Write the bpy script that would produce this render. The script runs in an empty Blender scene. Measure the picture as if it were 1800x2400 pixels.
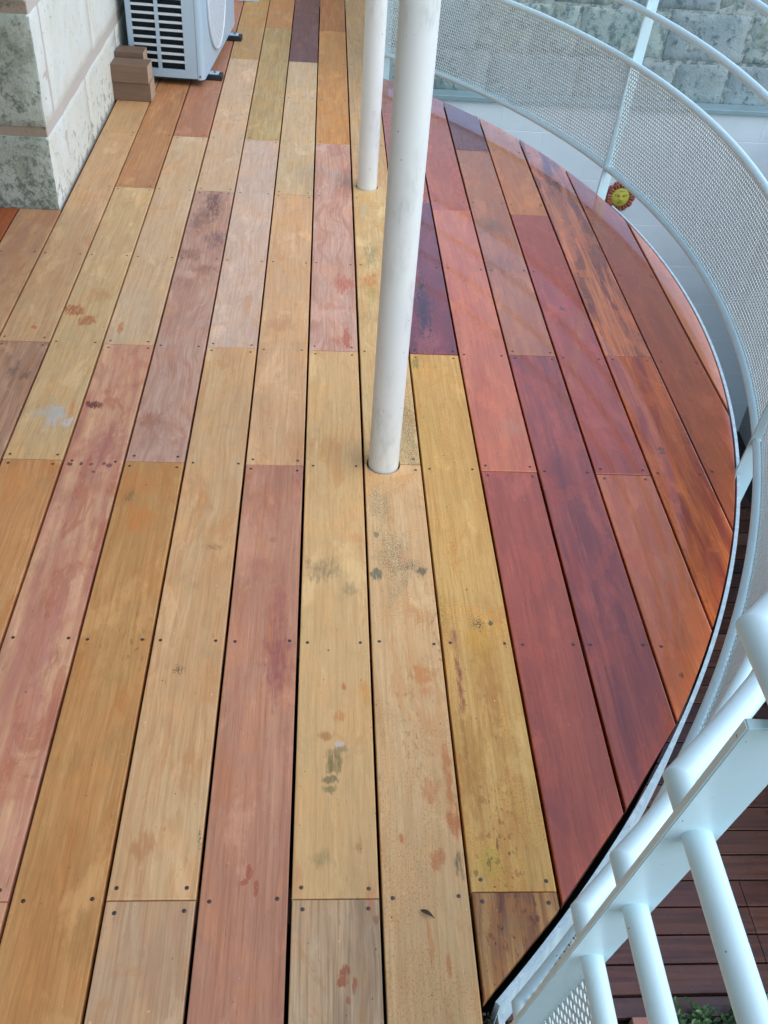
import bpy, bmesh, math, random
import numpy as np
from mathutils import Matrix, Vector
R = math.radians
random.seed(7)
S = bpy.context.scene
COL = S.collection

# ---------------------------------------------------------------- camera
cam_d = bpy.data.cameras.new('camera'); cam = bpy.data.objects.new('camera', cam_d); COL.objects.link(cam)
def rot(rx, ry, rz):
    return Matrix.Rotation(rz, 3, 'Z') @ Matrix.Rotation(rx, 3, 'X') @ Matrix.Rotation(ry, 3, 'Y')
cam.matrix_world = Matrix.Translation((0.026, 0.0, 1.532)) @ rot(0.854476, -0.095893, 0.03131).to_4x4()
cam_d.sensor_fit = 'HORIZONTAL'; cam_d.sensor_width = 36.0; cam_d.lens = 2272.98 / 1800 * 36
cam_d.clip_start = 0.02; cam_d.clip_end = 500
S.camera = cam
# ---------------------------------------------------------------- sky, sun, exposure
SUN_EL, SUN_AZ = 52.0, 118.0      # azimuth from +Y, clockwise
w = bpy.data.worlds.new('World'); S.world = w; w.use_nodes = True
nt = w.node_tree; nt.nodes.clear()
sky = nt.nodes.new('ShaderNodeTexSky'); sky.sky_type = 'NISHITA'; sky.sun_disc = False
sky.sun_elevation = R(SUN_EL); sky.sun_rotation = R(SUN_AZ); sky.dust_density = 0.6; sky.air_density = 1.0; sky.ozone_density = 1.0
bg = nt.nodes.new('ShaderNodeBackground'); bg.inputs[1].default_value = 0.15
wo = nt.nodes.new('ShaderNodeOutputWorld')
nt.links.new(sky.outputs[0], bg.inputs[0]); nt.links.new(bg.outputs[0], wo.inputs[0])
sd = bpy.data.lights.new('sun', 'SUN'); sd.energy = 0.85; sd.angle = R(75); sd.color = (1.0, 0.98, 0.94)
so = bpy.data.objects.new('sun', sd); COL.objects.link(so)
dv = Vector((math.sin(R(SUN_AZ)) * math.cos(R(SUN_EL)), math.cos(R(SUN_AZ)) * math.cos(R(SUN_EL)), math.sin(R(SUN_EL))))
so.rotation_euler = dv.to_track_quat('Z', 'Y').to_euler(); so.location = dv * 20
S.view_settings.view_transform = 'Standard'; S.view_settings.look = 'None'
S.view_settings.exposure = 1.08; S.view_settings.gamma = 1.0; S.view_settings.use_curve_mapping = False

# ---------------------------------------------------------------- helpers
def tag(o, label=None, cat=None, group=None, kind=None):
    if label: o['label'] = label
    if cat: o['category'] = cat
    if group: o['group'] = group
    if kind: o['kind'] = kind
    return o
def empty(name, loc=(0, 0, 0), rz=0, parent=None):
    o = bpy.data.objects.new(name, None); COL.objects.link(o); o.location = loc; o.rotation_euler = (0, 0, rz)
    o.empty_display_size = 0.1
    if parent: o.parent = parent
    return o
def link(name, me, parent=None, mat=None, loc=None):
    if mat is not None:
        me.materials.clear(); me.materials.append(mat)
    o = bpy.data.objects.new(name, me); COL.objects.link(o)
    if parent is not None: o.parent = parent
    if loc is not None: o.location = loc
    return o
def pyd(name, vs, fs, parent=None, mat=None, loc=None, smooth=False):
    me = bpy.data.meshes.new(name); me.from_pydata([tuple(v) for v in vs], [], fs); me.update()
    if smooth: me.polygons.foreach_set('use_smooth', [True] * len(me.polygons))
    return link(name, me, parent, mat, loc)
def bm_obj(name, bm, parent=None, mat=None, loc=None, smooth=False):
    bmesh.ops.recalc_face_normals(bm, faces=bm.faces)
    me = bpy.data.meshes.new(name); bm.to_mesh(me); bm.free()
    if smooth: me.polygons.foreach_set('use_smooth', [True] * len(me.polygons))
    return link(name, me, parent, mat, loc)
def add_box(bm, lo, hi, M=None):
    x0, y0, z0 = lo; x1, y1, z1 = hi
    vs = [bm.verts.new(p) for p in ((x0,y0,z0),(x1,y0,z0),(x1,y1,z0),(x0,y1,z0),(x0,y0,z1),(x1,y0,z1),(x1,y1,z1),(x0,y1,z1))]
    if M is not None:
        for v in vs: v.co = M @ v.co
    fs = [bm.faces.new([vs[i] for i in f]) for f in ((3,2,1,0),(4,5,6,7),(0,1,5,4),(1,2,6,5),(2,3,7,6),(3,0,4,7))]
    return vs, fs
def box(name, lo, hi, parent=None, mat=None, bev=0.0, M=None, seg=2):
    bm = bmesh.new(); add_box(bm, lo, hi, M)
    if bev: bmesh.ops.bevel(bm, geom=list(bm.edges), offset=bev, segments=seg, affect='EDGES', profile=0.5)
    return bm_obj(name, bm, parent, mat)
def tube_mesh(pts, r, n=16, caps=True):
    pts = [Vector(p) for p in pts]; vs = []; fs = []
    up = Vector((0, 0, 1))
    for i, p in enumerate(pts):
        a = pts[max(i - 1, 0)]; b = pts[min(i + 1, len(pts) - 1)]
        t = (b - a).normalized(); mf = 1.0
        if 0 < i < len(pts) - 1:
            c_ = (p - a).normalized().dot((b - p).normalized()); mf = 1/math.sqrt(max((1 + c_)/2, 0.4)); t = ((p - a).normalized() + (b - p).normalized()).normalized()
        u = t.cross(up) if abs(t.z) < 0.99 else Vector((1, 0, 0)); u.normalize(); v = u.cross(t)
        for k in range(n):
            an = 2 * math.pi * k / n
            vs.append(p + u * (r * mf * math.cos(an)) + v * (r * math.sin(an)))
    for i in range(len(pts) - 1):
        for k in range(n):
            k2 = (k + 1) % n
            fs.append((i*n+k, i*n+k2, (i+1)*n+k2, (i+1)*n+k))
    if caps:
        fs.append(tuple(range(n))[::-1]); fs.append(tuple((len(pts)-1)*n + k for k in range(n)))
    return vs, fs
def tube(name, pts, r, parent=None, mat=None, n=16, sharp=()):
    vs, fs = tube_mesh(pts, r, n)
    o = pyd(name, vs, fs, parent, mat)
    o.data.polygons.foreach_set('use_smooth', [len(p.vertices) == 4 for p in o.data.polygons])
    for i in sharp:
        for e in o.data.edges:
            if all(i*n <= v < (i+1)*n for v in e.vertices): e.use_edge_sharp = True
    return o
def lin(c):
    return tuple((x/255/12.92 if x/255 <= 0.04045 else ((x/255+0.055)/1.055)**2.4) for x in c)

# ---------------------------------------------------------------- node helper
class NB:
    def __init__(s, name):
        s.m = bpy.data.materials.new(name); s.m.use_nodes = True; s.t = s.m.node_tree; s.t.nodes.clear()
        s.out = s.t.nodes.new('ShaderNodeOutputMaterial'); s.b = s.t.nodes.new('ShaderNodeBsdfPrincipled')
        s.t.links.new(s.b.outputs[0], s.out.inputs[0])
    def n(s, ty, **kw):
        x = s.t.nodes.new(ty)
        for k, v in kw.items(): setattr(x, k, v)
        return x
    def put(s, inp, v):
        if hasattr(v, 'links') or isinstance(v, bpy.types.NodeSocket): s.t.links.new(v, inp)
        elif v is not None:
            if isinstance(v, (tuple, list)) and len(v) == 3 and inp.type == 'RGBA': v = (*v, 1)
            inp.default_value = v
    def pos(s): return s.n('ShaderNodeNewGeometry').outputs['Position']
    def obj(s): return s.n('ShaderNodeTexCoord').outputs['Object']
    def map(s, v, scale=(1,1,1), loc=(0,0,0), rotz=(0,0,0)):
        x = s.n('ShaderNodeMapping'); s.put(x.inputs[0], v); x.inputs[1].default_value = loc; x.inputs[2].default_value = rotz; x.inputs[3].default_value = scale
        return x.outputs[0]
    def noise(s, v, scale=5, detail=3, rough=0.5, dist=0.0, color=False):
        x = s.n('ShaderNodeTexNoise'); s.put(x.inputs['Vector'], v); x.inputs['Scale'].default_value = scale
        x.inputs['Detail'].default_value = detail; x.inputs['Roughness'].default_value = rough; x.inputs['Distortion'].default_value = dist
        return x.outputs['Color' if color else 'Fac']
    def math(s, op, a, b=None, c=None, clamp=False):
        x = s.n('ShaderNodeMath', operation=op, use_clamp=clamp)
        s.put(x.inputs[0], a)
        if b is not None: s.put(x.inputs[1], b)
        if c is not None: s.put(x.inputs[2], c)
        return x.outputs[0]
    def vm(s, op, a, b=None):
        x = s.n('ShaderNodeVectorMath', operation=op); s.put(x.inputs[0], a)
        if b is not None: s.put(x.inputs[1], b)
        return x.outputs['Value' if op in ('LENGTH', 'DOT_PRODUCT') else 'Vector']
    def rng(s, v, a, b, lo=0.0, hi=1.0, smooth=True):
        x = s.n('ShaderNodeMapRange'); x.interpolation_type = 'SMOOTHSTEP' if smooth else 'LINEAR'
        s.put(x.inputs[0], v); x.inputs[1].default_value = a; x.inputs[2].default_value = b; x.inputs[3].default_value = lo; x.inputs[4].default_value = hi
        return x.outputs[0]
    def mix(s, f, a, b, mode='MIX'):
        x = s.n('ShaderNodeMix', data_type='RGBA', blend_type=mode); x.clamp_factor = True
        s.put(x.inputs[0], f); s.put(x.inputs[6], a); s.put(x.inputs[7], b)
        return x.outputs[2]
    def bump(s, h, strength=0.3, dist=0.002):
        x = s.n('ShaderNodeBump'); x.inputs['Strength'].default_value = strength; x.inputs['Distance'].default_value = dist
        s.put(x.inputs['Height'], h); s.t.links.new(x.outputs[0], s.b.inputs['Normal'])
    def fin(s, color=None, rough=None, metal=None, spec=None):
        if color is not None: s.put(s.b.inputs['Base Color'], color)
        if rough is not None: s.put(s.b.inputs['Roughness'], rough)
        if metal is not None: s.put(s.b.inputs['Metallic'], metal)
        if spec is not None: s.put(s.b.inputs['Specular IOR Level'], spec)
        return s.m
STAINS = [
(-5,-0.717,2.677,0.0303,0.0311,(158,90,50),1.0,0.85),
(-5,-0.662,2.617,0.0274,0.0252,(158,95,55),1.0,0.8),
(-6,-0.812,2.569,0.0085,0.0097,(170,100,55),1.0,0.8),
(-4,-0.563,2.581,0.0075,0.0273,(178,110,60),1.0,0.8),
(-5,-0.655,2.775,0.039,0.0605,(170,125,80),0.0,0.6),
(-6,-0.803,2.854,0.0289,0.0396,(178,130,88),0.0,0.5),
(-5,-0.676,3.453,0.0303,0.0521,(165,120,80),0.0,0.4),
(-2,-0.196,2.755,0.012,0.0717,(188,145,108),0.6,0.8),
(-2,-0.161,2.651,0.0156,0.0312,(188,145,108),0.6,0.7),
(-1,-0.091,2.635,0.0469,0.0362,(182,138,100),0.6,0.75),
(-4,-0.566,2.183,0.0245,0.0159,(92,48,42),1.0,0.9),
(-3,-0.409,2.116,0.031,0.0388,(150,105,78),0.6,0.8),
(-5,-0.657,2.124,0.0261,0.0623,(214,212,205),0.3,0.8),
(-5,-0.679,2.137,0.0437,0.0311,(205,205,195),0.1,0.6),
(-5,-0.621,2.097,0.0152,0.0227,(225,225,222),0.5,0.8),
(-5,-0.621,2.155,0.0088,0.0594,(190,120,70),0.2,0.7),
(-4,-0.581,1.925,0.0072,0.0068,(60,45,45),1.0,0.9),
(-4,-0.553,1.927,0.0041,0.0068,(60,45,45),1.0,0.9),
(-4,-0.53,1.926,0.0052,0.0068,(60,45,45),1.0,0.9),
(-4,-0.498,1.929,0.0041,0.0068,(60,45,45),1.0,0.9),
(-4,-0.483,1.926,0.0083,0.0068,(50,45,45),1.0,0.9),
(-4,-0.518,1.896,0.0041,0.005,(70,55,50),1.0,0.8),
(0,0.112,2.911,0.031,0.0657,(178,95,68),0.4,0.8),
(0,0.114,2.561,0.0155,0.0861,(170,85,60),0.4,0.8),
(0,0.085,2.546,0.0232,0.0347,(175,100,75),0.2,0.6),
(0,0.08,2.753,0.0543,0.0274,(180,115,95),0.1,0.5),
(1,0.191,2.941,0.0314,0.0606,(192,125,65),0.5,0.85),
(1,0.201,2.845,0.0279,0.0757,(205,175,90),0.1,0.6),
(1,0.198,3.513,0.0227,0.027,(200,205,185),0.5,0.6),
(1,0.185,3.447,0.016,0.0339,(175,175,150),0.3,0.5),
(1,0.206,3.119,0.0238,0.086,(120,118,85),0.2,0.6),
(-3,-0.37,3.492,0.0405,0.1797,(100,68,62),0.0,0.9),
(-3,-0.413,3.334,0.036,0.108,(112,78,66),0.0,0.7),
(-3,-0.332,3.203,0.044,0.0813,(104,76,76),0.0,0.75),
(-3,-0.418,3.078,0.0568,0.0444,(128,88,74),0.0,0.75),
(-3,-0.351,2.978,0.0613,0.0303,(132,92,78),0.0,0.7),
(-3,-0.41,2.885,0.0407,0.0464,(150,100,84),0.0,0.6),
(-3,-0.395,2.07,0.0437,0.0763,(150,105,92),0.0,0.5),
(-3,-0.338,2.053,0.0327,0.0756,(160,110,95),-2.0,0.6),
(2,0.382,1.245,0.035,0.1387,(206,140,66),0.0,0.6),
(2,0.322,1.015,0.0397,0.0654,(200,138,66),0.0,0.6),
(2,0.378,1.359,0.0366,0.0737,(196,148,50),0.0,0.6),
(0,0.134,0.802,0.0085,0.0457,(190,120,78),0.0,0.6),
(0,0.013,0.825,0.0071,0.0465,(196,128,88),0.0,0.6),
(-1,-0.013,1.889,0.0149,0.1047,(150,88,84),0.0,0.6),
(-4,-0.502,1.992,0.0636,0.11,(150,90,84),0.0,0.6),
(-4,-0.502,1.346,0.0255,0.251,(165,112,100),0.0,0.6),
(-5,-0.702,1.815,0.0395,0.0977,(192,128,70),0.0,0.6),
(-3,-0.362,2.947,0.0248,0.0419,(160,110,80),0.2,0.6),
(-3,-0.383,1.725,0.0412,0.052,(186,118,60),0.2,0.75),
(-3,-0.416,1.809,0.0161,0.0321,(110,92,55),0.2,0.7),
(-3,-0.397,1.858,0.0615,0.0499,(185,120,65),0.0,0.6),
(-1,-0.042,1.301,0.0294,0.1178,(148,88,80),0.05,0.9),
(-1,-0.045,1.476,0.024,0.0791,(155,95,82),0.05,0.7),
(-1,-0.082,1.568,0.038,0.0416,(160,105,85),0.0,0.5),
(0,0.049,1.564,0.0441,0.036,(135,118,85),0.2,0.75),
(0,0.109,1.505,0.0189,0.0212,(120,108,80),0.3,0.5),
(0,0.072,1.055,0.0166,0.0244,(118,106,66),0.5,0.9),
(0,0.068,1.018,0.0156,0.0081,(120,108,70),0.6,0.85),
(0,0.063,0.997,0.0147,0.0107,(125,112,72),0.6,0.8),
(0,0.084,1.081,0.0176,0.0096,(130,118,85),0.3,0.7),
(0,0.083,1.096,0.0105,0.0068,(222,222,220),0.2,0.7),
(0,0.056,1.114,0.0162,0.0098,(165,115,65),0.5,0.8),
(0,0.136,1.218,0.0187,0.0367,(195,140,75),0.2,0.8),
(0,0.085,1.161,0.0132,0.0133,(190,125,70),0.5,0.7),
(0,0.093,1.231,0.0051,0.0108,(180,105,65),0.8,0.8),
(0,0.052,0.863,0.016,0.0174,(130,118,75),0.1,0.7),
(0,0.115,0.883,0.0074,0.0162,(165,115,60),0.1,0.6),
(1,0.255,1.266,0.0262,0.0246,(190,125,70),0.5,0.8),
(1,0.258,1.222,0.0223,0.0151,(190,130,80),0.3,0.6),
(1,0.256,1.431,0.0372,0.033,(190,135,80),0.2,0.7),
(1,0.248,0.997,0.0204,0.0271,(188,130,80),0.4,0.8),
(1,0.284,1.033,0.0104,0.0761,(180,115,65),0.4,0.8),
(1,0.286,0.94,0.0153,0.0381,(176,105,58),0.4,0.8),
(1,0.25,0.857,0.0162,0.0207,(180,115,70),0.6,0.75),
(1,0.227,0.721,0.0048,0.0439,(190,125,75),0.6,0.7),
(1,0.253,0.676,0.0041,0.031,(185,120,70),0.6,0.7),
(1,0.19,0.903,0.0045,0.0082,(185,110,70),0.7,0.8),
(1,0.171,1.552,0.0135,0.0206,(92,98,78),0.9,0.85),
(1,0.173,1.687,0.0071,0.0105,(100,102,72),0.8,0.8),
(1,0.209,1.617,0.0395,0.1187,(118,118,90),-1.0,0.9),
(1,0.251,1.575,0.0293,0.0309,(90,98,80),-1.0,0.95),
(1,0.274,1.565,0.0117,0.0125,(85,80,55),0.5,0.8),
(1,0.186,1.797,0.0314,0.0824,(128,125,95),-1.0,0.8),
(1,0.272,2.099,0.0346,0.2049,(110,108,85),-1.0,0.8),
(1,0.286,0.854,0.0074,0.0352,(60,58,40),0.1,0.8),
(2,0.315,2.441,0.0114,0.0283,(115,120,60),0.4,0.85),
(2,0.328,1.279,0.0079,0.0931,(130,66,56),0.2,0.9),
(2,0.326,1.37,0.0091,0.0243,(150,95,70),0.1,0.7),
(2,0.323,1.1,0.0041,0.0806,(150,95,50),0.2,0.6),
(2,0.383,1.405,0.0204,0.0199,(80,75,50),-1.0,0.9),
(2,0.411,1.407,0.0056,0.0062,(85,90,65),0.9,0.9),
(2,0.303,1.444,0.0281,0.0783,(160,130,50),-1.0,0.7),
(2,0.337,2.122,0.0467,0.1219,(170,140,60),-1.0,0.5),
(2,0.341,0.846,0.0296,0.0399,(180,165,60),0.0,0.5),
(2,0.331,1.1,0.0329,0.06,(200,140,60),0.0,0.5),
(2,0.363,2.773,0.0277,0.2655,(40,28,30),0.1,0.85),
(2,0.365,2.564,0.0448,0.1025,(178,105,88),-1.0,0.95),
(2,0.351,3.005,0.0176,0.1272,(175,105,80),-1.0,0.8),
(3,0.561,2.132,0.0356,0.0606,(215,165,130),-1.0,0.5),
(3,0.509,2.338,0.02,0.1385,(180,95,60),0.1,0.5),
(4,0.66,3.394,0.0651,0.0826,(120,95,80),0.05,0.8),
(4,0.637,3.092,0.0914,0.0857,(130,90,85),0.0,0.6),
(4,0.732,3.763,0.0881,0.1321,(180,120,70),0.0,0.6),
(4,0.538,1.141,0.0119,0.1741,(85,42,50),0.1,0.6),
(3,0.428,1.622,0.0302,0.0891,(140,75,65),0.0,0.5),
(3,0.471,0.953,0.0313,0.0532,(140,75,65),0.0,0.5),
(5,0.841,2.808,0.0577,0.0754,(170,75,50),0.0,0.5),
(5,0.818,2.795,0.01,0.017,(70,50,55),0.5,0.7),
(5,0.804,2.163,0.0488,0.0287,(180,110,90),0.1,0.4),
(6,0.954,2.049,0.0107,0.0096,(70,60,40),0.8,0.7),
(6,0.954,2.03,0.0095,0.0057,(60,55,40),0.8,0.7),
(7,1.066,1.863,0.0159,0.0312,(75,78,45),0.3,0.85),
(7,1.232,3.552,0.0347,0.0361,(120,60,45),-1.0,0.9),
(5,0.794,1.269,0.0064,0.0068,(70,60,40),0.6,0.8),
(5,0.845,1.589,0.0205,0.0733,(205,150,120),-1.0,0.7),
(2,0.369,0.862,0.0373,0.0572,(118,72,38),-2.0,0.85),
(2,0.325,0.838,0.0294,0.0316,(120,80,40),-2.0,0.6),
(2,0.362,0.953,0.0466,0.0804,(125,85,42),-2.0,0.55),
(2,0.346,0.72,0.0419,0.05,(105,60,45),-2.0,0.85),
(2,0.401,0.762,0.0286,0.0446,(95,60,50),-2.0,0.8),
(1,0.305,1.358,0.0363,0.2052,(150,100,60),-2.0,0.6),
(1,0.219,1.139,0.0415,0.1716,(165,115,68),-2.0,0.55),
(-3,-0.323,1.349,0.0518,0.0713,(110,75,42),-2.0,0.45),
(6,0.879,1.562,0.051,0.1789,(110,50,28),-2.0,0.7),
(6,0.885,1.82,0.0443,0.1755,(125,60,32),-2.0,0.6),
(-2,-0.251,0.885,0.0286,0.0272,(170,120,76),0.3,0.75),
(-2,-0.211,0.929,0.022,0.0217,(180,135,90),0.2,0.5),
(-2,-0.158,0.898,0.0036,0.0211,(70,60,35),-1.0,0.9),
(-2,-0.236,1.271,0.0135,0.0132,(60,50,35),-1.0,0.8),
(-2,-0.201,1.632,0.025,0.0114,(110,80,50),-1.0,0.8),
(-1,-0.07,0.841,0.0078,0.0139,(155,82,58),0.9,0.8),
(-1,-0.076,0.821,0.0056,0.0068,(155,85,60),0.9,0.75),
(-1,-0.057,0.814,0.0042,0.0105,(158,88,62),0.9,0.8),
(-1,-0.058,0.8,0.0042,0.0052,(158,90,65),0.9,0.7),
(-1,-0.067,1.66,0.0098,0.0117,(120,75,60),0.3,0.4),
(0,0.089,0.675,0.0093,0.0146,(148,80,52),0.85,0.85),
(0,0.085,0.654,0.0079,0.0091,(148,80,52),0.85,0.8),
(0,0.104,0.646,0.0046,0.0129,(148,84,56),0.85,0.75),
(0,0.094,0.627,0.0046,0.0057,(150,88,60),0.85,0.7),
(0,0.14,0.754,0.0056,0.0086,(140,85,55),0.6,0.6),
(-3,-0.325,0.728,0.0396,0.0488,(150,110,60),0.0,0.5),
(-4,-0.52,1.135,0.0109,0.0097,(165,105,75),0.5,0.6),
(-4,-0.485,1.301,0.0134,0.0292,(150,90,70),0.4,0.5),
(-5,-0.645,1.739,0.029,0.0931,(195,140,85),0.0,0.4),
(-6,-0.816,2.331,0.0137,0.0653,(95,75,65),0.1,0.7),
(-6,-0.777,2.311,0.016,0.0256,(90,70,65),0.1,0.7)
]
# ---------------------------------------------------------------- materials
KW = 0.98            # photograph's wood tones -> albedo
WETK = [False]
def wc(c, k=1.0):
    l = lin(c); f = (1.27, 1.00, 0.80) if WETK[0] else (1.33, 1.28, 1.29)
    return tuple(min(x*KW*k*y, 0.9) for x, y in zip(l, f))
def plank_mat(c1, c2, streak, fig, wet, stains, seed, mold=0.0, dots=0.0):
    b = NB('plank_wood'); WETK[0] = wet > 0.7
    P = b.pos()
    off = (seed * 3.17 % 11, seed * 1.37 % 7, 0)
    base = b.map(P, (1, 1, 1), off)
    big = b.noise(b.map(base, (5, 1.3, 1)), 1.0, 3, 0.55)
    warp = b.noise(b.map(base, (7, 2.2, 1)), 1.0, 2, 0.5, color=True)
    wv = b.vm('ADD', b.map(base, (26, 1.5, 1)), b.vm('MULTIPLY', warp, (fig * 9.0, fig * 3.0, 0)))
    st = b.noise(wv, 1.0, 5, 0.62)
    cloud = b.noise(b.map(base, (11, 6, 1)), 1.0, 3, 0.6, 0.6)
    grain = b.noise(b.map(base, (420, 16, 1)), 1.0, 3, 0.65)
    a1 = wc(c1); a2 = wc(c2)
    f = b.rng(st, 0.5 - 0.24 / max(streak, .3) * 0.6, 0.5 + 0.24 / max(streak, .3) * 0.6)
    f = b.math('MULTIPLY', f, min(1.0, 0.55 + streak * 0.5))
    c = b.mix(f, a1, a2)
    # warm / cool clouding and value drift along the board
    warm = (min(a1[0]*1.08, 1), a1[1]*0.90, a1[2]*0.74)
    c = b.mix(b.rng(cloud, 0.46, 0.70, 0, 0.70), c, warm)
    fine = b.noise(b.vm('ADD', b.map(base, (140, 3.6, 1)), b.vm('MULTIPLY', warp, (fig * 9.0, fig * 2.0, 0))), 1.0, 4, 0.65)
    c = b.mix(b.rng(fine, 0.44, 0.66, 0, 0.30 + 0.20*streak), c, tuple(x * y for x, y in zip(a2, (0.74, 0.68, 0.62))))
    c = b.mix(b.rng(fine, 0.44, 0.26, 0, 0.45), c, tuple(min(x*1.22 + 0.02, 1) for x in a1))
    dirt = b.noise(b.map(base, (16, 9, 1), (1.1, 5.2, 0)), 1.0, 5, 0.68, 0.5)
    c = b.mix(b.rng(dirt, 0.52, 0.70, 0, 0.34), c, tuple(x * y for x, y in zip(a1, (0.60, 0.60, 0.60))))
    c = b.mix(b.rng(dirt, 0.40, 0.26, 0, 0.30), c, tuple(min(x*1.18 + 0.03, 1) for x in a1))
    c = b.mix(b.rng(big, 0.4, 0.75, 0.0, 0.35), c, tuple(x * 0.80 for x in a1))
    nz = b.noise(b.map(base, (48, 30, 1)), 1.0, 3, 0.6, color=True)
    nz2 = b.noise(b.map(base, (150, 22, 1), (4.4, 2.2, 0)), 1.0, 3, 0.65, color=True)
    nzc = b.vm('ADD', b.vm('SUBTRACT', nz, (0.5, 0.5, 0.5)), b.vm('MULTIPLY', b.vm('SUBTRACT', nz2, (0.5, 0.5, 0.5)), (0.55, 1.5, 0)))
    # irregular damp and sap patches
    pt = b.noise(b.map(base, (13, 4.5, 1), (7.7, 3.1, 0)), 1.0, 6, 0.70, 0.8)
    c = b.mix(b.rng(pt, 0.56, 0.63, 0, 0.50), c, tuple(x*y for x, y in zip(a1, (0.86, 0.62, 0.44))))
    pt2 = b.noise(b.map(base, (10, 3.5, 1), (2.7, 8.1, 0)), 1.0, 6, 0.68, 0.4)
    c = b.mix(b.rng(pt2, 0.55, 0.66, 0, 0.40), c, tuple(min(x*1.30 + 0.015, 1) for x in a1))
    c = b.mix(b.rng(pt2, 0.42, 0.32, 0, 0.30), c, tuple(x*y for x, y in zip(a1, (0.70, 0.72, 0.72))))
    spk = b.noise(b.map(base, (330, 210, 1)), 1.0, 2, 0.6)
    spk3 = b.noise(b.map(base, (105, 42, 1), (6.1, 2.9, 0)), 1.0, 2, 0.55) if any(q[5] < -1.5 for q in stains) else None
    spk2 = b.noise(b.map(base, (150, 26, 1)), 1.0, 2, 0.5)
    for (x, y, rx, ry, col, h, sgt) in stains:
        v = b.vm('SUBTRACT', P, (x, y, 0))
        v = b.vm('MULTIPLY', v, (1 / max(rx, .002), 1 / max(ry, .002), 0))
        v = b.vm('ADD', v, b.vm('MULTIPLY', nzc, (1.9, 1.9, 0)))
        d = b.vm('LENGTH', v)
        if h < 0:
            m = b.rng(d, 0.1, 1.35, 1, 0)
            m = b.math('MULTIPLY', m, b.rng(spk, 0.44, 0.56) if h > -1.5 else b.rng(spk3, 0.57, 0.63))
        else:
            m = b.rng(d, 0.1 + 0.78 * h, 1.3 - 0.22 * h, 1, 0)
            m = b.math('MULTIPLY', m, b.rng(spk2, 0.25, 0.55, 0.35, 1))
        k = 1.0 if max(col) > 200 else 1.0
        c = b.mix(b.math('MULTIPLY', m, sgt), c, wc(col, k) if max(col) < 200 else tuple(q*0.8 for q in lin(col)))
    # pores and small dark flecks
    pore = b.noise(b.map(base, (230, 34, 1), (3.3, 1.1, 0)), 1.0, 2, 0.5)
    c = b.mix(b.rng(pore, 0.66, 0.76, 0, 0.55), c, tuple(x * 0.45 for x in a1))
    fleck = b.noise(b.map(base, (120, 90, 1), (9.3, 4.1, 0)), 1.0, 2, 0.5)
    c = b.mix(b.rng(fleck, 0.745 - 0.05 * dots, 0.775 - 0.05 * dots, 0, 0.85), c, (0.045, 0.025, 0.014))
    if mold:
        mm = b.math('MULTIPLY', b.rng(spk, 0.52, 0.62), b.rng(cloud, 0.42, 0.6))
        c = b.mix(b.math('MULTIPLY', mm, mold), c, wc((84, 82, 58)))
    c = b.mix(b.rng(fleck, 0.265, 0.235, 0, 0.55), c, tuple(min(x*1.3 + 0.12, 1) for x in a1))
    c = b.mix(1.0, c, b.mix(grain, (0.79, 0.78, 0.77), (1.20, 1.19, 1.17)), 'MULTIPLY')
    # water-pale wear at the board's long edges
    if wet > 0.5:
        r = b.math('ADD', b.rng(cloud, 0.3, 0.75, 0.035, 0.15), b.math('MULTIPLY', grain, 0.04))
        b.bump(b.math('ADD', b.math('MULTIPLY', grain, 0.35), b.noise(b.map(base, (90, 60, 1)), 1, 2)), 0.10, 0.0012)
        b.b.inputs['Coat Weight'].default_value = 0.85; b.b.inputs['Coat Roughness'].default_value = 0.045; b.b.inputs['Coat IOR'].default_value = 1.45
        return b.fin(c, b.math('ADD', r, 0.15), spec=0.5)
    r = b.math('ADD', b.rng(cloud, 0.3, 0.75, 0.42 - 0.1 * wet, 0.60 - 0.1 * wet), b.math('MULTIPLY', grain, 0.1))
    b.bump(grain, 0.22, 0.0012)
    return b.fin(c, r, spec=0.4)

def paint_white(name, dirt=0.15, col=(0.70, 0.82, 0.83), rough=0.32, smudge=0.0, stretch=(1,1,1)):
    b = NB(name); P = b.pos()
    n1 = b.noise(b.map(P, (14*stretch[0], 14*stretch[1], 5*stretch[2])), 1, 4, 0.6)
    n2 = b.noise(b.map(P, (60, 60, 45)), 1, 4, 0.65)
    c = b.mix(b.rng(n1, 0.42, 0.72, 0, dirt), col, (0.42, 0.45, 0.38))
    c = b.mix(b.rng(n2, 0.66, 0.76, 0, dirt * 1.6 + 0.1), c, (0.22, 0.22, 0.19))
    if smudge:
        m = b.math('MULTIPLY', b.rng(n1, 0.50, 0.66), b.rng(b.noise(b.map(P, (90, 90, 30)), 1, 4, 0.7), 0.42, 0.62))
        c = b.mix(b.math('MULTIPLY', m, smudge), c, (0.20, 0.23, 0.18))
    ch_ = b.noise(b.map(P, (110, 110, 110), (3, 1, 7)), 1, 2, 0.5)
    c = b.mix(b.rng(ch_, 0.745, 0.765, 0, 0.85), c, (0.10, 0.075, 0.05))
    b.bump(b.math('ADD', b.noise(b.map(P, (300, 300, 300)), 1, 2), b.noise(b.map(P, (40, 40, 40)), 1, 2)), 0.09, 0.0010)
    return b.fin(c, b.math('ADD', rough, b.math('MULTIPLY', n2, 0.15)))
M_rail = paint_white('white_rail_paint', 0.08, col=(0.62, 0.83, 0.87), rough=0.26)
M_post = paint_white('white_post_paint', 0.16, col=(0.77, 0.80, 0.75), rough=0.36, smudge=0.22)
M_mesh = paint_white('white_mesh_paint', 0.22, col=(0.60, 0.72, 0.73), rough=0.38)
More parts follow.
